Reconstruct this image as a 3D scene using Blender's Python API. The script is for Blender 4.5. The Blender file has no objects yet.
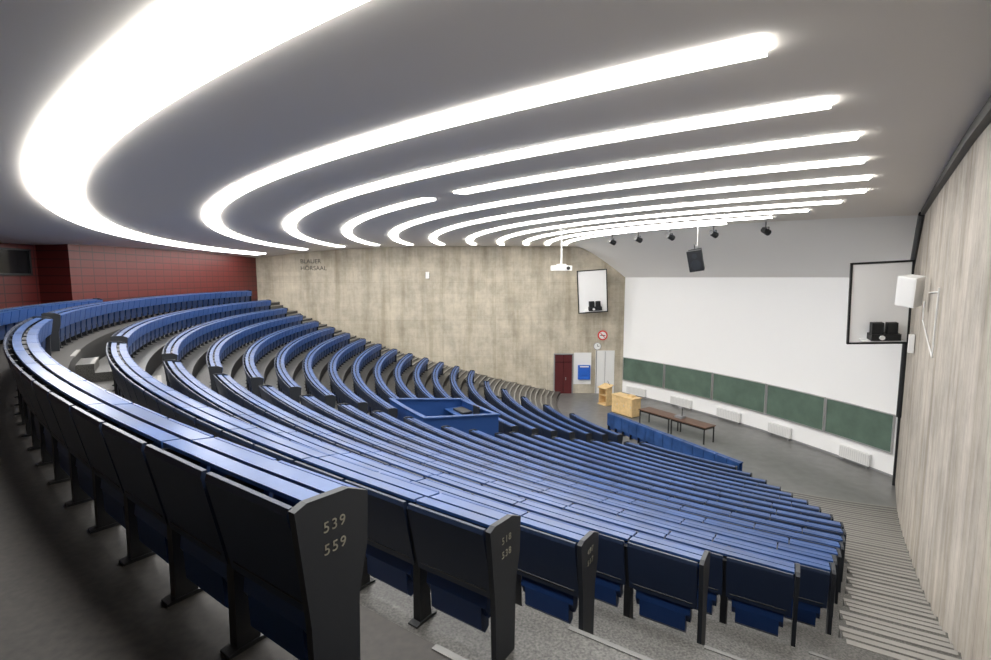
import bpy, math, random
from math import sin, cos, pi, radians, sqrt, atan2, asin, degrees
from mathutils import Vector, Matrix
random.seed(4)
CX, CY, CAMZ = 18.0, 29.6, 8.0
scene = bpy.context.scene
scene.view_settings.view_transform = 'Standard'
scene.view_settings.exposure = 0.0

# ------------------------------------------------------------ materials
def new_mat(name):
    m = bpy.data.materials.new(name); m.use_nodes = True
    nt = m.node_tree
    return m, nt, nt.nodes['Principled BSDF']
def simple(name, col, rough=0.5, metal=0.0, spec=0.5, noise=0.0, nscale=20.0, bump=0.0):
    m, nt, b = new_mat(name)
    b.inputs['Base Color'].default_value = (*col, 1)
    b.inputs['Roughness'].default_value = rough
    b.inputs['Metallic'].default_value = metal
    b.inputs['Specular IOR Level'].default_value = spec
    if noise > 0 or bump > 0:
        tc = nt.nodes.new('ShaderNodeTexCoord')
        n = nt.nodes.new('ShaderNodeTexNoise'); n.inputs['Scale'].default_value = nscale
        n.inputs['Detail'].default_value = 6
        nt.links.new(tc.outputs['Object'], n.inputs['Vector'])
        if noise > 0:
            r = nt.nodes.new('ShaderNodeValToRGB')
            r.color_ramp.elements[0].position = 0.3; r.color_ramp.elements[1].position = 0.7
            r.color_ramp.elements[0].color = (*[max(0, c*(1-noise)) for c in col], 1)
            r.color_ramp.elements[1].color = (*[min(1, c*(1+noise)) for c in col], 1)
            nt.links.new(n.outputs['Fac'], r.inputs['Fac'])
            nt.links.new(r.outputs['Color'], b.inputs['Base Color'])
        if bump > 0:
            bp = nt.nodes.new('ShaderNodeBump'); bp.inputs['Strength'].default_value = bump
            nt.links.new(n.outputs['Fac'], bp.inputs['Height'])
            nt.links.new(bp.outputs['Normal'], b.inputs['Normal'])
    return m
def emis(name, col, s):
    m, nt, b = new_mat(name)
    b.inputs['Base Color'].default_value = (*col, 1)
    b.inputs['Emission Color'].default_value = (*col, 1)
    b.inputs['Emission Strength'].default_value = s
    return m

def concrete(name, base, axis_dir, plank=0.25, streak=0.35, panel=(4.0, 2.6), contrast=.3, board_h=0.0, joint=.74):
    m, nt, b = new_mat(name)
    N = nt.nodes.new; L = nt.links.new
    g = N('ShaderNodeNewGeometry')
    dot = N('ShaderNodeVectorMath'); dot.operation = 'DOT_PRODUCT'
    dot.inputs[1].default_value = (axis_dir[0], axis_dir[1], 0)
    L(g.outputs['Position'], dot.inputs[0])
    sp = N('ShaderNodeSeparateXYZ'); L(g.outputs['Position'], sp.inputs[0])
    cb = N('ShaderNodeCombineXYZ'); L(dot.outputs['Value'], cb.inputs[0]); L(sp.outputs['Z'], cb.inputs[1])
    mp = N('ShaderNodeMapping'); mp.inputs['Scale'].default_value = (1.0/plank*1.2, 0.35, 1)
    L(cb.outputs[0], mp.inputs[0])
    n1 = N('ShaderNodeTexNoise'); n1.inputs['Scale'].default_value = 1.6; n1.inputs['Detail'].default_value = 8
    n1.inputs['Roughness'].default_value = 0.65
    L(mp.outputs[0], n1.inputs['Vector'])
    n2 = N('ShaderNodeTexNoise'); n2.inputs['Scale'].default_value = 0.6; n2.inputs['Detail'].default_value = 12
    n2.inputs['Roughness'].default_value = 0.75
    L(cb.outputs[0], n2.inputs['Vector'])
    mix = N('ShaderNodeMath'); mix.operation = 'ADD'
    m1 = N('ShaderNodeMath'); m1.operation = 'MULTIPLY'; m1.inputs[1].default_value = streak
    m2 = N('ShaderNodeMath'); m2.operation = 'MULTIPLY'; m2.inputs[1].default_value = 1-streak
    L(n1.outputs['Fac'], m1.inputs[0]); L(n2.outputs['Fac'], m2.inputs[0])
    L(m1.outputs[0], mix.inputs[0]); L(m2.outputs[0], mix.inputs[1])
    r = N('ShaderNodeValToRGB')
    r.color_ramp.elements[0].position = 0.36; r.color_ramp.elements[1].position = 0.64
    r.color_ramp.elements[0].color = (*[c*(1-contrast) for c in base], 1)
    r.color_ramp.elements[1].color = (*[min(1, c*(1+contrast*.7)) for c in base], 1)
    L(mix.outputs[0], r.inputs['Fac'])
    def brick(w, h, dark, ms, off=0.0, c2=(0.92, 0.915, 0.90)):
        br = N('ShaderNodeTexBrick'); br.offset = off
        br.inputs['Color1'].default_value = (1, 1, 1, 1); br.inputs['Color2'].default_value = (*c2, 1)
        br.inputs['Mortar'].default_value = (dark, dark*.98, dark*.95, 1)
        br.inputs['Scale'].default_value = 1.0
        br.inputs['Mortar Size'].default_value = ms
        br.inputs['Mortar Smooth'].default_value = 0.6
        br.inputs['Brick Width'].default_value = w; br.inputs['Row Height'].default_value = h
        L(cb.outputs[0], br.inputs['Vector']); return br
    def mul(a, bb):
        mm = N('ShaderNodeMixRGB'); mm.blend_type = 'MULTIPLY'; mm.inputs[0].default_value = 1
        L(a, mm.inputs[1]); L(bb, mm.inputs[2]); return mm.outputs[0]
    out = mul(r.outputs[0], brick(panel[0], panel[1], joint, .012).outputs['Color'])
    if board_h: out = mul(out, brick(2.4, board_h, .89, .010, .5, (.93, .925, .915)).outputs['Color'])
    # damp / rust streaks running down, sparse
    mp3 = N('ShaderNodeMapping'); mp3.inputs['Scale'].default_value = (1.1, 0.10, 1); L(cb.outputs[0], mp3.inputs[0])
    n3 = N('ShaderNodeTexNoise'); n3.inputs['Scale'].default_value = 1.4; n3.inputs['Detail'].default_value = 7
    L(mp3.outputs[0], n3.inputs['Vector'])
    r3 = N('ShaderNodeValToRGB'); r3.color_ramp.elements[0].position = .30; r3.color_ramp.elements[1].position = .52
    r3.color_ramp.elements[0].color = (.72, .69, .64, 1); r3.color_ramp.elements[1].color = (1, 1, 1, 1)
    L(n3.outputs['Fac'], r3.inputs['Fac'])
    out = mul(out, r3.outputs[0])
    L(out, b.inputs['Base Color'])
    bp = N('ShaderNodeBump'); bp.inputs['Strength'].default_value = 0.4; bp.inputs['Distance'].default_value = 0.02
    L(mix.outputs[0], bp.inputs['Height']); L(bp.outputs['Normal'], b.inputs['Normal'])
    b.inputs['Roughness'].default_value = 0.85
    return m

def ribbed(name, c1, c2, axis_dir, w=0.62, h=0.31):
    m, nt, b = new_mat(name)
    N = nt.nodes.new; L = nt.links.new
    g = N('ShaderNodeNewGeometry')
    dot = N('ShaderNodeVectorMath'); dot.operation = 'DOT_PRODUCT'
    dot.inputs[1].default_value = (axis_dir[0], axis_dir[1], 0)
    L(g.outputs['Position'], dot.inputs[0])
    sp = N('ShaderNodeSeparateXYZ'); L(g.outputs['Position'], sp.inputs[0])
    cb = N('ShaderNodeCombineXYZ'); L(dot.outputs['Value'], cb.inputs[0]); L(sp.outputs['Z'], cb.inputs[1])
    br = N('ShaderNodeTexBrick'); br.offset = 0.0
    br.inputs['Color1'].default_value = (*c1, 1); br.inputs['Color2'].default_value = (*[c*0.9 for c in c1], 1)
    br.inputs['Mortar'].default_value = (*c2, 1); br.inputs['Scale'].default_value = 1.0
    br.inputs['Mortar Size'].default_value = 0.02
    br.inputs['Brick Width'].default_value = w; br.inputs['Row Height'].default_value = h
    L(cb.outputs[0], br.inputs['Vector']); L(br.outputs['Color'], b.inputs['Base Color'])
    b.inputs['Roughness'].default_value = 0.5
    return m

WD = Vector((.6097, .7926))
M = {}
M['slat'] = simple('seat_blue_laminate', (0.026, 0.072, 0.215), 0.33, spec=.35, noise=0.3, nscale=2)
M['blue'] = simple('seat_blue_panel', (0.021, 0.065, 0.22), 0.38, spec=.35)
M['seat'] = simple('seat_shell_dark_blue', (0.008, 0.028, 0.10), 0.4, spec=.4)
M['navy'] = simple('seat_back_shaded_blue', (0.012, 0.022, 0.052), 0.45)  # backrest blue taken down to navy, shade of the unlit rear painted in
M['black'] = simple('black_steel', (0.007, 0.008, 0.010), 0.5)
M['endp'] = simple('end_panel_dark', (0.014, 0.017, 0.023), 0.5)
M['landing_dim'] = simple('landing_floor_dimmed', (0.020, 0.0165, 0.0135), 0.65, noise=0.4, nscale=25)  # landing floor darkened: its weak lighting is put into the colour
M['floor'] = simple('speckled_grey_terrazzo', (0.078, 0.075, 0.069), 0.42, noise=0.7, nscale=60)
M['stage'] = simple('stage_grey_linoleum', (0.15, 0.15, 0.145), 0.3, noise=0.15, nscale=2.5)
M['nosing'] = simple('step_nosing', (0.27, 0.26, 0.24), 0.6)
M['edge'] = simple('step_edge_metal', (0.13, 0.13, 0.125), 0.45)
M['riser'] = simple('riser_dark', (0.04, 0.038, 0.036), 0.7)
M['ceil'] = simple('ceiling_grey_plaster', (0.82, 0.775, 0.715), 0.8)
M['ceilw'] = simple('ceiling_soffit_white', (0.88, 0.87, 0.85), 0.8)
M['white'] = simple('white_plaster', (0.95, 0.95, 0.95), 0.7)
M['wpanel'] = simple('white_enamel', (0.8, 0.8, 0.79), 0.4)
M['light'] = emis('fluorescent_diffuser', (1.0, 0.985, 0.95), 15.0)
M['conL'] = concrete('concrete_board_left', (0.55, 0.50, 0.405), (1, 0), 0.6, 0.3, (3.6, 2.55), .33, .30)
M['conR'] = concrete('concrete_board_right', (0.47, 0.43, 0.38), tuple(WD), 0.6, 0.35, (0.42, 14.0), .38, joint=.66)
M['red'] = ribbed('red_metal_panels', (0.10, 0.010, 0.009), (0.03, 0.004, 0.004), (0.0, 1.0))
M['board'] = simple('chalkboard_green', (0.10, 0.155, 0.12), 0.5, noise=0.2, nscale=1.5)
M['alu'] = simple('aluminium_trim', (0.6, 0.6, 0.6), 0.35, metal=0.8)
M['wood'] = simple('light_beech_wood', (0.70, 0.50, 0.25), 0.45, noise=0.12, nscale=6)
M['brown'] = simple('brown_table_wood', (0.12, 0.06, 0.035), 0.4, noise=0.2, nscale=6)
M['dred'] = simple('door_dark_red', (0.085, 0.010, 0.012), 0.4)
M['blueb'] = simple('bright_blue_box', (0.02, 0.12, 0.55), 0.4)
M['glass'] = simple('dark_glass', (0.01, 0.01, 0.012), 0.1)
M['signred'] = simple('sign_red', (0.7, 0.03, 0.03), 0.5)
M['grey'] = simple('grey_metal', (0.25, 0.25, 0.26), 0.5)
M['ink'] = simple('painted_numerals', (0.26, 0.25, 0.20), 0.6)
M['dark'] = simple('dark_lettering', (0.03, 0.03, 0.03), 0.6)

# ------------------------------------------------------------ mesh builder
class MB:
    def __init__(s, *mats):
        s.v = []; s.f = []; s.mi = []; s.mats = list(mats)
    def idx(s, m):
        if m not in s.mats: s.mats.append(m)
        return s.mats.index(m)
    def face(s, pts, m):
        b = len(s.v); s.v += [tuple(p) for p in pts]
        s.f.append(tuple(range(b, b+len(pts)))); s.mi.append(s.idx(m))
    def prism(s, A, B, m):
        n = len(A); b = len(s.v); s.v += [tuple(p) for p in A] + [tuple(p) for p in B]
        i = s.idx(m)
        s.f.append(tuple(range(b+n-1, b-1, -1))); s.mi.append(i)
        s.f.append(tuple(range(b+n, b+2*n))); s.mi.append(i)
        for k in range(n):
            k2 = (k+1) % n
            s.f.append((b+k, b+k2, b+n+k2, b+n+k)); s.mi.append(i)
    def box(s, c, size, m, rot=0.0, M4=None):
        hx, hy, hz = [q/2 for q in size]
        cr, sr = cos(rot), sin(rot)
        def T(x, y, z):
            p = Vector((c[0]+x*cr-y*sr, c[1]+x*sr+y*cr, c[2]+z))
            return p if M4 is None else M4 @ p
        A = [T(-hx, -hy, -hz), T(hx, -hy, -hz), T(hx, hy, -hz), T(-hx, hy, -hz)]
        B = [T(-hx, -hy, hz), T(hx, -hy, hz), T(hx, hy, hz), T(-hx, hy, hz)]
        s.prism(A, B, m)
    def cyl(s, p0, p1, r0, m, r1=None, n=14):
        p0 = Vector(p0); p1 = Vector(p1); r1 = r0 if r1 is None else r1
        d = (p1-p0).normalized(); up = Vector((0, 0, 1)) if abs(d.z) < .9 else Vector((1, 0, 0))
        u = d.cross(up).normalized(); w = d.cross(u)
        s.prism([p0+(u*cos(2*pi*k/n)+w*sin(2*pi*k/n))*r0 for k in range(n)],
                [p1+(u*cos(2*pi*k/n)+w*sin(2*pi*k/n))*r1 for k in range(n)], m)
    def make(s, name, recalc=True, bevel=0.0, parent=None):
        me = bpy.data.meshes.new(name)
        me.from_pydata(s.v, [], s.f)
        for m in s.mats: me.materials.append(M[m])
        me.polygons.foreach_set('material_index', s.mi)
        if recalc:
            import bmesh
            bm = bmesh.new(); bm.from_mesh(me); bmesh.ops.recalc_face_normals(bm, faces=bm.faces)
            bm.to_mesh(me); bm.free()
        o = bpy.data.objects.new(name, me); scene.collection.objects.link(o)
        if bevel > 0:
            md = o.modifiers.new('bevel', 'BEVEL'); md.width = bevel; md.segments = 2; md.limit_method = 'ANGLE'
        if parent: o.parent = parent
        return o

def P(r, a, z):
    return (CX + r*cos(radians(a)), CY + r*sin(radians(a)), z)

WA = Vector((16.0, 19.3))
LY = 34.1
_rel = Vector((CX, CY))-WA
_foot = WA+WD*_rel.dot(WD); _dist = (Vector((CX, CY))-_foot).length
def right_polar(r):
    d = sqrt(max(r*r-_dist**2, 0)); p = _foot-WD*d
    return degrees(atan2(p.y-CY, p.x-CX)) % 360
def left_polar(r, y=LY):
    return 180-degrees(asin((y-CY)/r))

# ------------------------------------------------------------ row layout
NR = 20
RK = [33.5]+[33.3-.98*k for k in range(1, NR)]
ZK = [6.35]
for k in range(NR-1): ZK.append(ZK[-1]-(.455-.0142*k))
low = [0, .14, .20, .20, .19, .18, .17, .16, .14, .12, .08, .05, .02]
for k, e in enumerate(low): ZK[k] -= e
ENDR = [236.2, 236.2, 236.4, 237.6, 238.9, 239.6, 239.8, 240.1, 240.4, 240.7, 241.0, 241.2, 241.0, 240.6, 240.0, 239.0, 238.0, 236.5, 234.5, 232.0]
AIS = 214.5
def endl(k):
    t = {15: 181, 16: 184.5, 17: 188, 18: 192, 19: 197}
    return t.get(k, left_polar(RK[k], 31.4))

def ext(mb, prof, R, a0, a1, z, m):
    mb.prism([P(R+r, a0, z+h) for r, h in prof], [P(R+r, a1, z+h) for r, h in prof], m)

BACK = [(.02, .40), (.045, .39), (.135, .82), (.128, .848), (.108, .848)]
SEAT = [(-.055, .24), (-.01, .22), (.03, .30), (.0, .52), (-.055, .60), (-.08, .56)]
SEATB = [(-.05, .13), (-.01, .11), (.025, .15), (.03, .30), (-.01, .30), (-.055, .25)]
SEATE = [(-.085, .56), (-.055, .60), (-.075, .64), (-.10, .60)]
SL1 = [(-.035, .812), (.05, .820), (.05, .840), (-.035, .832)]
SL2 = [(-.195, .775), (-.085, .79), (-.085, .812), (-.195, .797)]
GRV = [(-.085, .755), (-.035, .758), (-.035, .78), (-.085, .778)]
FLAP = [(-.205, .80), (-.188, .80), (-.135, .50), (-.155, .495)]
POST = [(-.06, 0.0), (.05, 0.0), (.045, .45), (.11, .80), (.06, .80), (-.03, .5)]
FOOT = [(-.10, 0), (.09, 0), (.09, .012), (.05, .02), (-.05, .02), (-.10, .012)]
ARM = [(-.19, .772), (-.19, .75), (-.03, .60), (.04, .62), (.05, .80), (-.02, .80)]
ENDP = [(-.185, .815), (-.175, .60), (-.13, .42), (-.12, .0), (.08, 0), (.09, .40), (.14, .85), (.09, .868), (-.09, .858)]
PLATE = [(-.02, .40), (.01, .36), (.06, .44), (.04, .46)]

def seat_row(k, blocks, R=None, z=None):
    R = RK[k] if R is None else R; z = ZK[k] if z is None else z
    mb = MB('slat', 'blue', 'navy', 'black', 'endp', 'seat')
    for (a0, a1) in blocks:
        arc = radians(a1-a0)*R
        n = max(1, round(arc/.60)); da = (a1-a0)/n
        g = degrees(.018/R); t = degrees(.03/R)
        for i in range(n):
            b0, b1 = a0+i*da, a0+(i+1)*da
            ext(mb, BACK, R, b0+g, b1-g, z, 'navy')
            ext(mb, SEAT, R, b0+4*g, b1-4*g, z, 'seat')
            ext(mb, SEATB, R, b0+6*g, b1-6*g, z, 'seat')
            ext(mb, SEATE, R, b0+5*g, b1-5*g, z, 'blue')
            ext(mb, PLATE, R, b0+3*g, b1-3*g, z, 'black')
            ext(mb, FLAP, R, b0+g, b1-g, z, 'blue')
            jj = i % 2
            ext(mb, SL1, R, b0+(g*.5 if jj == 0 else 0), b1-(g*.5 if jj else 0), z, 'slat')
            ext(mb, SL2, R, b0+(g*.5 if jj == 0 else 0), b1-(g*.5 if jj else 0), z, 'slat')
            ext(mb, GRV, R, b0, b1, z, 'black')
            if i > 0:
                ext(mb, POST, R, b0-t, b0+t, z, 'black')
                ext(mb, FOOT, R, b0-1.3*t, b0+1.3*t, z, 'black')
                ext(mb, ARM, R, b0-t*.5, b0+t*.5, z, 'black')
        e = degrees(.035/R)
        ext(mb, ENDP, R, a0-e, a0, z, 'endp'); ext(mb, ENDP, R, a1, a1+e, z, 'endp')
    return mb.make('lecture_seat_row')

rows = []
for k in range(NR):
    R = RK[k]; hw = degrees(.62/R)
    fa = AIS-hw
    if k in (9, 10, 11): fa = 208.6
    na = AIS+hw+(degrees(.5/R) if k in (9, 10, 11) else 0)
    rows.append(seat_row(k, [(endl(k), fa), (na, ENDR[k])]))
seat_row(0, [(197.5, 212.5)], R=34.85, z=ZK[0])

def number_text(k, lines):
    R = RK[k]; a = ENDR[k]+degrees(.039/R)
    t = Vector((-sin(radians(a)), cos(radians(a)), 0)); up = Vector((0, 0, 1))
    right = up.cross(t)
    for j, s in enumerate(lines):
        cu = bpy.data.curves.new('seat_number', 'FONT'); cu.body = s; cu.size = 0.058; cu.extrude = 0.001
        cu.align_x = 'CENTER'; cu.materials.append(M['ink']); cu.space_character = 1.25
        o = bpy.data.objects.new('seat_number', cu); scene.collection.objects.link(o)
        p = Vector(P(R-.02, a, ZK[k]+.73-.085*j))
        m = Matrix((right, up, t)).transposed().to_4x4(); m.translation = p
        o.matrix_world = m; o.parent = rows[k]
number_text(0, ['539', '559'])
number_text(1, ['518', '538'])
number_text(2, ['497', '517'])

# ------------------------------------------------------------ tiered floor
mb = MB('floor', 'riser', 'landing_dim')
NA = 60
for k in range(NR):
    ro = 42.0 if k == 0 else RK[k-1]-.48
    ri = RK[k]-.48
    z = ZK[k]; zn = ZK[k+1] if k < NR-1 else 0.0
    rs = [ro, 36.0, ri] if k == 0 else [ro, ri]
    def A(r, t): return left_polar(r)+(right_polar(r)-left_polar(r))*t
    for q in range(len(rs)-1):
        r0, r1 = rs[q], rs[q+1]
        for i in range(NA):
            t0, t1 = i/NA, (i+1)/NA
            mb.face([P(r0, A(r0, t0), z), P(r1, A(r1, t0), z), P(r1, A(r1, t1), z), P(r0, A(r0, t1), z)], 'landing_dim' if k == 0 else 'floor')
    for i in range(NA):
        t0, t1 = i/NA, (i+1)/NA
        a0, a1 = A(ri, t0), A(ri, t1)
        mb.face([P(ri, a0, z), P(ri, a1, z), P(ri, a1, zn), P(ri, a0, zn)], 'riser')
mb.make('floor', recalc=False)

def steps(name, arange, nar=6, skip=(), single=()):
    mb = MB('floor', 'nosing', 'riser')
    for k in range(NR):
        if k in skip: continue
        re = RK[k]-.48; z = ZK[k]; zn = ZK[k+1] if k < NR-1 else 0.0
        d = z-zn; ns = 2 if k in single else 3
        dep = .40 if k in single else .315
        for j in range(ns):
            zt = z-d*j/ns
            r_out = re-dep*(j-1) if j > 0 else re+dep; r_in = re-dep*j if j > 0 else re
            for i in range(nar):
                def ang(r, t):
                    a0, a1 = arange(k, r)
                    if k in single and j > 0: a0 += degrees(.9/r)
                    return a0+(a1-a0)*t
                t0, t1 = i/nar, (i+1)/nar
                if j > 0:
                    A = [P(r_out, ang(r_out, t0), zn), P(r_in, ang(r_in, t0), zn), P(r_in, ang(r_in, t1), zn), P(r_out, ang(r_out, t1), zn)]
                    B = [(x, y, zt) for x, y, _ in A]
                    mb.prism(A, B, 'floor')
                w_ = .03 if k in single else .07
                rn = r_in+w_
                A = [P(rn, ang(rn, t0), zt), P(r_in-.006, ang(r_in, t0), zt), P(r_in-.006, ang(r_in, t1), zt), P(rn, ang(rn, t1), zt)]
                mb.prism([(x, y, q-.03) for x, y, q in A], [(x, y, q+.005) for x, y, q in A], 'edge' if k in single else 'nosing')
    return mb.make(name, recalc=False)
def rng_right(k, r):
    kk = min(k+1, NR-1)
    return (max(ENDR[k], ENDR[kk])+degrees(.12/r), right_polar(r)-.05)
def rng_mid(k, r):
    return (AIS-degrees(.56/r), AIS+degrees(.56/r))
def rng_left(k, r):
    return (left_polar(r, LY-.15), min(endl(k), endl(min(k+1, NR-1)))-degrees(.12/r))
steps('side_stairs', rng_right, single=(0, 1, 2, 3))
steps('centre_aisle_stairs', rng_mid, 2, skip=(8, 9, 10, 11))
steps('side_stairs', rng_left, 4, skip=(19,))

# ------------------------------------------------------------ hall shell
LC = Vector((8.8, 34.1)); RC = Vector((16.0, 19.3))
ch = (RC-LC); chn = ch.normalized(); nout = Vector((-chn.y, chn.x))
if nout.x < 0: nout = -nout
SAG = 0.9
def FW(s, off=0.0):
    b = 4*SAG*s*(1-s)
    return LC+ch*s+nout*(b-off)
NS = 40
hall = [FW(i/NS) for i in range(NS+1)] + [Vector((-2.0, -4.1)), Vector((-10, .5)), Vector((-17, 8)), Vector((-17, 18.7)), Vector((-15.8, 18.7)), Vector((-16.2, 34.1))]
mb = MB('stage'); mb.face([(p.x, p.y, 0.0) for p in hall], 'stage'); mb.make('stage_floor')

mb = MB('white')
for i in range(NS):
    a, b = FW(i/NS), FW((i+1)/NS); c, d = FW((i+1)/NS, -.25), FW(i/NS, -.25)
    mb.prism([(q.x, q.y, 0) for q in (a, b, c, d)], [(q.x, q.y, 8.3) for q in (a, b, c, d)], 'white')
mb.make('wall_front')

def wall(name, p, q, z0, z1, m, th=.3, side=1):
    p = Vector(p); q = Vector(q); d = (q-p).normalized(); n = Vector((-d.y, d.x))*th*side
    mb = MB(m); pts = [p, q, q+n, p+n]
    mb.prism([(a.x, a.y, z0) for a in pts], [(a.x, a.y, z1) for a in pts], m)
    return mb.make(name)
wall('wall_left', (9.1, LY), (-17.4, LY), 0, 10.6, 'conL', side=-1)
pR = WA+WD*.5; pB = WA-WD*31
wall('wall_right', (pR.x, pR.y), (pB.x, pB.y), 0, 10.8, 'conR', side=1)
wall('wall_back_red', (-16.2, LY), (-15.8, 18.7), 5.5, 9.7, 'red', side=-1)
wall('wall_return_red', (-15.8, 18.7), (-17, 18.7), 5.5, 9.7, 'red', side=-1)
wall('wall_rear_red', (-17, 18.9), (-17, 8), 5.5, 9.7, 'red', side=-1)
wall('wall_rear_corner', (-17, 8), (-10, .5), 5.5, 9.7, 'red', side=-1)
wall('wall_rear', (-10, .5), (-1.6, -4.6), 5.5, 9.7, 'conL', side=-1)

PROF = [(42, 9.10), (35.5, 9.22), (34.2, 9.36), (33.3, 9.45), (32.5, 9.54), (31.4, 9.66), (30.2, 9.77), (29, 9.87), (27.7, 9.95), (25, 10.07), (20, 10.10), (13.2, 10.06)]
def zc(r):
    for (r0, z0), (r1, z1) in zip(PROF[:-1], PROF[1:]):
        if r1 <= r <= r0: return z1+(z0-z1)*(r-r1)/(r0-r1)
    return PROF[-1][1]
mb = MB('ceil')
nr = 60; rr = [42-(42-13.2)*i/nr for i in range(nr+1)]
NC = 80
def AC(r, t): return left_polar(r)+(right_polar(r)-left_polar(r))*t
idx = {}
for i, r in enumerate(rr):
    for j in range(NC+1):
        idx[(i, j)] = len(mb.v); mb.v.append(P(r, AC(r, j/NC), zc(r)))
for i in range(nr):
    for j in range(NC):
        mb.f.append((idx[(i, j)], idx[(i, j+1)], idx[(i+1, j+1)], idx[(i+1, j)])); mb.mi.append(0)
co = mb.make('ceiling')
for p in co.data.polygons: p.use_smooth = True
mb = MB('ceilw')
g = {}
for j in range(NC+1):
    t = j/NC; top = Vector(P(13.2, AC(13.2, t), zc(13.2))); f = FW(t); bot = Vector((f.x, f.y, 8.0))
    for i in range(9):
        u = i/8; p = top.lerp(bot, u); p.z = top.z+(bot.z-top.z)*(u**1.25)
        g[(i, j)] = len(mb.v); mb.v.append(tuple(p))
for i in range(8):
    for j in range(NC):
        mb.f.append((g[(i, j)], g[(i, j+1)], g[(i+1, j+1)], g[(i+1, j)])); mb.mi.append(0)
co = mb.make('ceiling_front')
for p in co.data.polygons: p.use_smooth = True

# ------------------------------------------------------------ ceiling light bands
RINGS = [(32.93, .62, 241.0), (30.15, .38, 238.1), (27.8, .37, 239.1), (25.6, .35, 240.05), (23.5, .35, 240.8), (21.5, .33, 241.7),
         (19.5, .32, 242.3), (17.75, .30, 241.4), (16.2, .28, 239.0), (14.9, .26, 235.0), (13.8, .24, 228.0)]
for n, (r, w, ae) in enumerate(RINGS):
    mb = MB('light')
    a_s = left_polar(r, 32.0)
    spans = [(a_s, ae)]
    if n == 3: spans = [(a_s, 219.7), (222.5, ae)]
    for a0, a1 in spans:
        ns = max(2, round(radians(a1-a0)*r/2.4)); da = (a1-a0)/ns
        gp = degrees(.014/r)
        for i in range(ns):
            b0, b1 = a0+i*da+gp, a0+(i+1)*da-gp
            m_ = 5
            for q in range(m_):
                c0, c1 = b0+(b1-b0)*q/m_, b0+(b1-b0)*(q+1)/m_
                r0, r1 = r-w/2, r+w/2
                pr = [(r0, zc(r0)-.045), (r1, zc(r1)-.045), (r1, zc(r1)+.01), (r0, zc(r0)+.01)]
                mb.prism([P(x, c0, z) for x, z in pr], [P(x, c1, z) for x, z in pr], 'light')
    mb.make('ceiling_light_band')

# ------------------------------------------------------------ chalkboards & front wall fittings
def arcpanel(mb, s0, s1, z0, z1, off0, off1, m, n=6):
    for i in range(n):
        a, b = s0+(s1-s0)*i/n, s0+(s1-s0)*(i+1)/n
        pts = [FW(a, off0), FW(b, off0), FW(b, off1), FW(a, off1)]
        mb.prism([(q.x, q.y, z0) for q in pts], [(q.x, q.y, z1) for q in pts], m)
bs = [0.004, .205, .415, .62, .81, .992]
for i in range(5):
    mb = MB('board', 'alu')
    s0, s1 = bs[i]+.002, bs[i+1]-.002
    arcpanel(mb, s0+.002, s1-.002, 1.02, 2.52, .04, .10, 'board')
    arcpanel(mb, s0, s1, .97, 1.02, .03, .14, 'alu'); arcpanel(mb, s0, s1, 2.52, 2.56, .03, .12, 'alu')
    arcpanel(mb, s0, s0+.0025, 1.02, 2.52, .03, .12, 'alu', 1); arcpanel(mb, s1-.0025, s1, 1.02, 2.52, .03, .12, 'alu', 1)
    mb.make('chalkboard')
for s0, s1 in [(.03, .12), (.24, .33), (.44, .53), (.635, .71), (.86, .94)]:
    mb = MB('wpanel', 'grey')
    arcpanel(mb, s0, s1, .12, .62, .03, .16, 'wpanel', 3)
    n = 14
    for i in range(n):
        a = s0+(s1-s0)*(i+.35)/n; arcpanel(mb, a, a+(s1-s0)*.12/n, .16, .58, .16, .165, 'alu', 1)
    arcpanel(mb, s0+.005, s0+.01, 0, .12, .05, .12, 'grey', 1); arcpanel(mb, s1-.01, s1-.005, 0, .12, .05, .12, 'grey', 1)
    mb.make('radiator')
mb = MB('grey'); arcpanel(mb, 0.0, 1.0, 0, .09, 0, .02, 'grey', 30); mb.make('baseboard_front')

mb = MB('dred', 'grey', 'glass')
y = LY-.04
mb.box((4.68, y, 1.36), (1.2, .06, 2.72), 'dred')
mb.box((4.05, y-.03, 1.38), (.07, .14, 2.76), 'grey'); mb.box((5.31, y-.03, 1.38), (.07, .14, 2.76), 'grey')
mb.box((4.68, y-.03, 2.76), (1.33, .14, .07), 'grey'); mb.box((4.68, y-.035, 1.36), (.02, .02, 2.7), 'glass')
mb.box((4.85, y-.07, 1.05), (.04, .06, .2), 'grey'); mb.box((4.68, y-.035, 2.2), (1.16, .02, .03), 'glass')
mb.make('door_1')
mb = MB('wpanel', 'grey'); mb.box((6.0, LY-.03, 1.75), (1.2, .04, 2.2), 'wpanel'); mb.box((7.55, LY-.03, 1.5), (1.3, .04, 3.0), 'wpanel')
mb.box((7.55, LY-.06, 1.5), (.02, .02, 2.9), 'grey'); mb.box((6.95, LY-.06, 1.5), (.05, .06, 3.0), 'grey'); mb.make('white_wall_panels')  # plain white panels on the wall past the red door
mb = MB('blueb', 'wpanel'); mb.box((6.1, LY-.14, 1.5), (.85, .14, 1.0), 'blueb', ); mb.box((6.1, LY-.22, 1.55), (.5, .02, .5), 'blueb'); mb.box((6.1, LY-.22, 1.9), (.6, .02, .08), 'wpanel'); mb.make('blue_poster_box', bevel=.01)  # blue poster box on the left wall
mb = MB('signred', 'wpanel', 'dark')
c = (7.35, LY-.03, 4.05)
mb.cyl((c[0], LY, c[2]), (c[0], LY-.03, c[2]), .34, 'signred', n=28); mb.cyl((c[0], LY-.03, c[2]), (c[0], LY-.045, c[2]), .25, 'wpanel', n=28)
mb.box((c[0], LY-.055, c[2]), (.36, .02, .05), 'dark')
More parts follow.
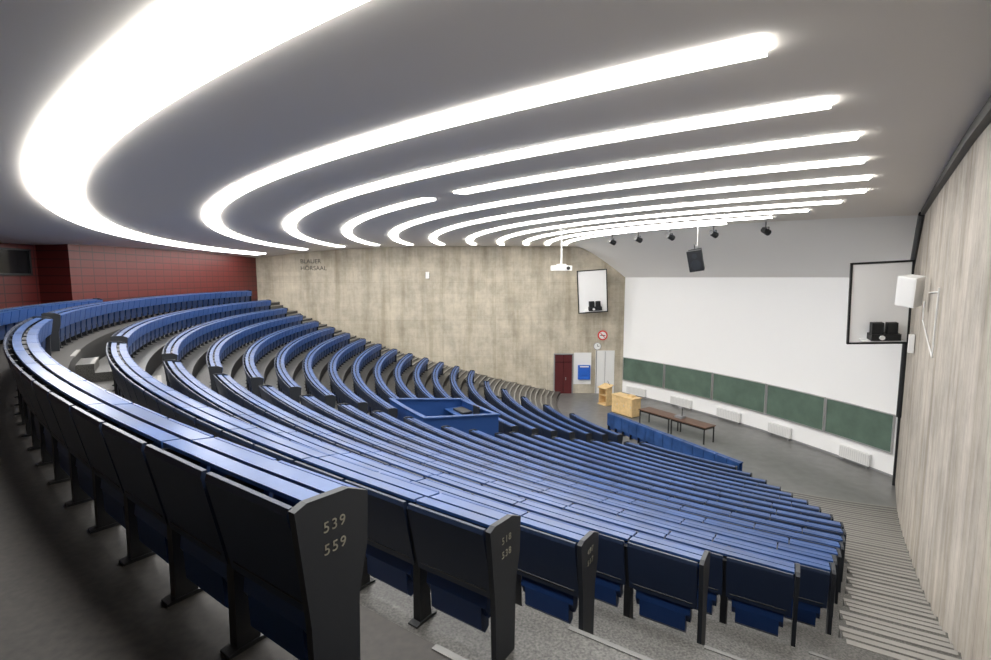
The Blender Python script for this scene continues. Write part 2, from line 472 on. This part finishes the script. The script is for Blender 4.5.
mb.prism([(c[0]-.17, LY-.06, c[2]+.13), (c[0]-.13, LY-.06, c[2]+.17), (c[0]+.17, LY-.06, c[2]-.13), (c[0]+.13, LY-.06, c[2]-.17)],
         [(c[0]-.17, LY-.07, c[2]+.13), (c[0]-.13, LY-.07, c[2]+.17), (c[0]+.17, LY-.07, c[2]-.13), (c[0]+.13, LY-.07, c[2]-.17)], 'signred')
mb.make('no_smoking_sign')
mb = MB('wpanel', 'dark', 'grey')
c = (7.0, LY, 3.3)
mb.cyl((c[0], LY, c[2]), (c[0], LY-.08, c[2]), .26, 'grey', n=28); mb.cyl((c[0], LY-.08, c[2]), (c[0], LY-.09, c[2]), .23, 'wpanel', n=28)
mb.box((c[0], LY-.1, c[2]+.07), (.03, .01, .16), 'dark'); mb.box((c[0]+.06, LY-.1, c[2]), (.13, .01, .03), 'dark')
mb.make('wall_clock')
mb = MB('wpanel', 'grey'); mb.box((-4.6, LY-.12, 8.15), (.22, .24, .45), 'wpanel'); mb.box((-4.6, LY-.03, 8.15), (.3, .06, .3), 'grey'); mb.make('wall_lamp', bevel=.02)
for j, s in enumerate(['BLAUER', 'HÖRSAAL']):
    cu = bpy.data.curves.new('wall_lettering', 'FONT'); cu.body = s; cu.size = .40; cu.extrude = .005; cu.materials.append(M['dark'])
    o = bpy.data.objects.new('wall_lettering', cu); scene.collection.objects.link(o)
    o.rotation_euler = (pi/2, 0, 0); o.location = (-13.2, LY-.01, 8.95-.46*j)

mb = MB('glass', 'black')
mb.box((-16.95, 14.5, 8.55), (.06, 7.6, .85), 'glass')
for yy in (10.7, 12.6, 14.5, 16.4, 18.3): mb.box((-16.9, yy, 8.55), (.08, .07, .9), 'black')
for zz in (8.11, 8.99): mb.box((-16.9, 14.5, zz), (.08, 7.7, .06), 'black')
mb.make('window_1')

# black trim along right wall/ceiling and corner
mb = MB('black')
nrm = Vector((-WD.y, WD.x))
def WP(t, off=0): return WA-WD*t+nrm*off
def rad(p): return (p-Vector((CX, CY))).length
prev = None
for i in range(40):
    t = 28-(28-4.6)*i/39; p = WP(t, .0); z = zc(min(42, max(13.2, rad(p))))
    if prev is not None:
        a, za = prev
        q1 = WP(tp, .10); p2 = WP(t, .10)
        A = [(a.x, a.y, za-.16), (q1.x, q1.y, za-.16), (q1.x, q1.y, za), (a.x, a.y, za)]
        B = [(p.x, p.y, z-.16), (p2.x, p2.y, z-.16), (p2.x, p2.y, z), (p.x, p.y, z)]
        mb.prism(A, B, 'black')
    prev = (p, z); tp = t
a = WP(4.6, .06); b = WP(.9, .06)
mb.cyl((a.x, a.y, 9.95), (b.x, b.y, 8.3), .10, 'black', n=8)
mb.cyl((b.x, b.y, 8.3), (b.x, b.y, 2.7), .10, 'black', n=8)
mb.cyl((b.x, b.y, 2.7), (b.x, b.y, 0), .045, 'black', n=8)
mb.make('trim_1')

def proj_board(loc, face, tilt=8, w=1.75, h=2.7, lean=0):
    mb = MB('wpanel', 'black', 'white')
    mb.box((0, 0, 0), (w, .05, h), 'white')
    for sx in (-1, 1): mb.box((sx*w/2, -.01, 0), (.06, .10, h+.06), 'black')
    for sz in (-1, 1): mb.box((0, -.01, sz*h/2), (w+.06, .10, .06), 'black')
    mb.box((.1, -.25, -h*.40), (.85, .4, .22), 'black')
    mb.box((-.13, -.28, -h*.40+.30), (.34, .22, .40), 'black'); mb.box((.30, -.28, -h*.40+.30), (.30, .2, .38), 'black')
    mb.cyl((-.02, -.45, -h*.40), (-.02, -.50, -h*.40), .08, 'wpanel')
    mb.box((0.05, -.2, -h*.40-.13), (1.2, .4, .04), 'wpanel')
    for sx in (-.4, .4): mb.cyl((sx, .02, .5), (sx, .38, .7), .03, 'black', n=8)
    o = mb.make('projection_board')
    o.location = loc; o.rotation_euler = (radians(-tilt), radians(lean), radians(face+90))
    return o
proj_board((6.42, 33.2, 7.08), -92, tilt=-6, w=1.9, h=2.8, lean=-4)
proj_board((13.2, 17.2, 7.12), -108, tilt=-6, w=1.75, h=2.8, lean=-3)

mb = MB('black', 'endp')
A = [(-.28, -.25, -.42), (.28, -.25, -.42), (.20, .25, -.42), (-.20, .25, -.42)]
B = [(-.28, -.25, .42), (.28, -.25, .42), (.20, .25, .42), (-.20, .25, .42)]
mb.prism(A, B, 'black'); mb.cyl((0, -.25, -.15), (0, -.26, -.15), .2, 'endp', n=20); mb.cyl((0, -.25, .2), (0, -.26, .2), .1, 'endp', n=20)
mb.cyl((0, 0, .42), (0, .05, .62), .02, 'black', n=8); mb.box((0, 0, .42), (.5, .08, .04), 'black')
o = mb.make('hanging_loudspeaker', bevel=.015); o.location = (8.05, 20.2, 8.70); o.rotation_euler = (radians(14), radians(-8), radians(-35))
cab = MB('ceilw'); cab.cyl((8.05, 20.2, 9.25), (8.05, 20.2, 10.05), .008, 'ceilw', n=6); cab.make('loudspeaker_cable')
mb = MB('wpanel', 'dark')
mb.box((0, 0, 0), (.75, .55, .22), 'wpanel'); mb.cyl((.15, -.27, 0), (.15, -.34, 0), .08, 'dark'); mb.box((0, 0, .14), (.3, .3, .06), 'wpanel')
mb.cyl((0, 0, .14), (0, 0, 1.68), .035, 'wpanel'); mb.cyl((0, 0, 1.62), (0, 0, 1.69), .12, 'wpanel')
o = mb.make('ceiling_projector', bevel=.01); o.location = (2.85, 21.8, 8.40); o.rotation_euler = (0, 0, radians(30))
for px in (612, 638, 670, 713, 765):
    q = (px-495.5)/500/1.013
    a_, b_, c_ = 1+q*q, -2*(CX*q+CY), CX*CX+CY*CY-13.35**2
    Z = (-b_-sqrt(b_*b_-4*a_*c_))/(2*a_); X = q*Z
    mb = MB('black', 'grey')
    mb.cyl((0, 0, 0), (0, 0, -.20), .02, 'black', n=8); mb.box((0, 0, -.21), (.26, .04, .03), 'black')
    for sx in (-1, 1): mb.box((sx*.13, 0, -.29), (.015, .04, .18), 'black')
    mb.cyl((0, -.14, -.30), (0, .16, -.40), .10, 'black', r1=.12, n=16); mb.cyl((0, .16, -.40), (0, .165, -.402), .10, 'grey', n=16)
    o = mb.make('stage_spotlight'); o.location = (X, Z, zc(13.35)); o.rotation_euler = (0, 0, radians(-65))
p = WP(9.4, .33)
mb = MB('wpanel', 'grey')
mb.prism([(-.22, -.2, -.36), (.22, -.2, -.36), (.16, .16, -.36), (-.16, .16, -.36)], [(-.22, -.2, .36), (.22, -.2, .36), (.16, .16, .36), (-.16, .16, .36)], 'wpanel')
mb.box((0, -.205, 0), (.38, .01, .66), 'wpanel'); mb.cyl((0, .1, 0), (.0, .30, 0), .03, 'wpanel')
o = mb.make('wall_loudspeaker', bevel=.02); o.location = (p.x, p.y, 7.68); o.rotation_euler = (radians(8), radians(8), radians(-75))
mb = MB('wpanel')
for (t0, z0, t1, z1) in [(9.6, 7.65, 12.0, 7.72), (12.0, 7.8, 11.8, 6.4), (11.8, 6.4, 8.2, 6.9), (8.2, 6.9, 8.2, 7.4)]:
    a, b = WP(t0, .02), WP(t1, .02); mb.cyl((a.x, a.y, z0), (b.x, b.y, z1), .014, 'wpanel', n=8)
mb.make('cable_conduit')
p = WP(5.4, .09); mb = MB('wpanel'); mb.box((p.x, p.y, 6.0), (.3, .14, .55), 'wpanel', rot=atan2(WD.y, WD.x)); mb.make('junction_box', bevel=.01)

# ------------------------------------------------------------ stage furniture
tdir = Vector((.53, -.85)).normalized(); trot = atan2(tdir.y, tdir.x)
for cpos in ((8.72, 26.1), (9.82, 24.34)):
    mb = MB('brown', 'black')
    mb.box((0, 0, .83), (2.05, .85, .045), 'brown')
    for sx in (-1, 1):
        for sy in (-1, 1): mb.box((sx*.95, sy*.37, .405), (.05, .05, .81), 'black')
        mb.box((sx*.95, 0, .76), (.04, .7, .09), 'black')
    for sy in (-1, 1): mb.box((0, sy*.37, .76), (1.9, .03, .09), 'black')
    o = mb.make('lecture_table', bevel=.005); o.location = (cpos[0], cpos[1], 0); o.rotation_euler = (0, 0, trot)
mb = MB('grey', 'black'); mb.box((0, 0, .06), (.42, .34, .12), 'grey'); mb.box((.12, 0, .32), (.03, .03, .42), 'black'); mb.box((.02, 0, .54), (.24, .2, .06), 'grey')
o = mb.make('overhead_projector', bevel=.008); o.rotation_euler = (0, 0, trot); o.location = (9.45, 25.0, .853)
mb = MB('wood', 'dark')
mb.box((0, 0, .04), (.75, .6, .08), 'wood'); mb.box((0, .22, .6), (.7, .04, 1.1), 'wood')
for sx in (-1, 1): mb.box((sx*.33, 0, .58), (.04, .48, 1.05), 'wood')
mb.prism([(-.4, -.32, 1.05), (.4, -.32, 1.05), (.4, .3, 1.25), (-.4, .3, 1.25)], [(-.4, -.32, 1.10), (.4, -.32, 1.10), (.4, .3, 1.30), (-.4, .3, 1.30)], 'wood')
mb.box((0, 0, .6), (.6, .42, .03), 'wood'); mb.cyl((.2, .2, 1.2), (.16, 0, 1.55), .012, 'dark', n=8)
o = mb.make('lectern', bevel=.006); o.location = (6.95, 31.0, 0); o.rotation_euler = (0, 0, radians(-60))
mb = MB('wood', 'dark', 'alu')
mb.box((0, 0, .55), (1.6, .7, 1.02), 'wood'); mb.box((0, 0, .02), (1.5, .6, .04), 'dark'); mb.box((0, 0, 1.09), (1.7, .8, .05), 'wood')
for sx in (-1, 0, 1): mb.box((sx*.52, -.36, .55), (.48, .02, .9), 'wood'); mb.box((sx*.52+.18, -.38, .6), (.02, .02, .14), 'alu')
mb.box((.3, .1, 1.16), (.4, .3, .1), 'wood')
o = mb.make('wooden_media_cabinet', bevel=.006); o.location = (7.65, 28.7, 0); o.rotation_euler = (0, 0, radians(-58))

mb = MB('blue', 'slat', 'black')
A0 = Vector((6.0, 25.65)); A1 = Vector((9.45, 18.5)); n = 14
for i in range(n):
    s0, s1 = i/n, (i+1)/n
    a, b = A0.lerp(A1, s0+.002), A0.lerp(A1, s1-.002); d = (A1-A0).normalized(); nn = Vector((-d.y, d.x))
    def q4(o0, o1, z0, z1, m):
        pts = [a+nn*o0, b+nn*o0, b+nn*o1, a+nn*o1]
        mb.prism([(p.x, p.y, z0) for p in pts], [(p.x, p.y, z1) for p in pts], m)
    q4(0, .03, .08, .92, 'blue'); q4(-.16, -.02, .92, .95, 'slat'); q4(-.02, .07, .92, .96, 'slat')
    q4(-.17, -.15, .3, .92, 'slat')
    c = A0.lerp(A1, s0); mb.box((c.x-.0, c.y, .45), (.04, .2, .9), 'black', rot=atan2(d.y, d.x))
mb.make('front_blue_barrier')

# control booth
mb = MB('blue', 'slat', 'black', 'navy', 'wood', 'grey')
b0, b1, ri, ro = 209.0, 215.6, 22.05, 24.9
zb = ZK[11]; zt = ZK[9]+1.02
def bw(r0, r1, a0, a1, z0, z1, m):
    n = 4
    for i in range(n):
        c0, c1 = a0+(a1-a0)*i/n, a0+(a1-a0)*(i+1)/n
        mb.prism([P(r0, c0, z0), P(r1, c0, z0), P(r1, c1, z0), P(r0, c1, z0)], [P(r0, c0, z1), P(r1, c0, z1), P(r1, c1, z1), P(r0, c1, z1)], m)
ea = degrees(.06/23)
bw(ri, ri+.06, b0, b1, zb, zt-.35, 'blue'); bw(ro-.06, ro, b0, b1, zb, zt, 'blue')
def side(a):
    A = [P(ri, a, zb), P(ro, a, zb), P(ro, a, zt), P(ri, a, zt-.35)]; B = [P(ri, a+ea, zb), P(ro, a+ea, zb), P(ro, a+ea, zt), P(ri, a+ea, zt-.35)]
    mb.prism(A, B, 'blue')
    A = [P(ri-.03, a-ea, zt-.35), P(ro+.03, a-ea, zt), P(ro+.03, a-ea, zt+.04), P(ri-.03, a-ea, zt-.31)]
    B = [P(ri-.03, a+2*ea, zt-.35), P(ro+.03, a+2*ea, zt), P(ro+.03, a+2*ea, zt+.04), P(ri-.03, a+2*ea, zt-.31)]
    mb.prism(A, B, 'slat')
side(b0); side(b1)
bw(ri-.03, ri+.12, b0, b1, zt-.35, zt-.31, 'slat'); bw(ro-.12, ro+.03, b0, b1, zt, zt+.04, 'slat')
bw(ri+.1, ri+.8, b0+.3, b1-.1, zt-.62, zt-.58, 'slat'); bw(ri+.2, ri+.6, b0+1.2, b0+3.2, zt-.58, zt-.5, 'black')
bw(ri+.22, ri+.27, b0+3.6, b0+4.6, zt-.58, zt-.22, 'black')
bw(ri+.06, ro-.06, b0+.15, b1, zb, zb+.3, 'navy')
mb.make('control_booth')

# ------------------------------------------------------------ world + camera
w = bpy.data.worlds.new('world'); scene.world = w; w.use_nodes = True
w.node_tree.nodes['Background'].inputs[0].default_value = (0.5, 0.5, 0.5, 1); w.node_tree.nodes['Background'].inputs[1].default_value = 0.02
cd = bpy.data.cameras.new('camera'); cd.sensor_width = 36; cd.lens = 500/991*36; cd.clip_start = .05; cd.clip_end = 200
cam = bpy.data.objects.new('camera', cd); scene.collection.objects.link(cam)
cam.location = (0, 0, CAMZ); cam.rotation_euler = (radians(90-6), 0, 0)
scene.camera = cam
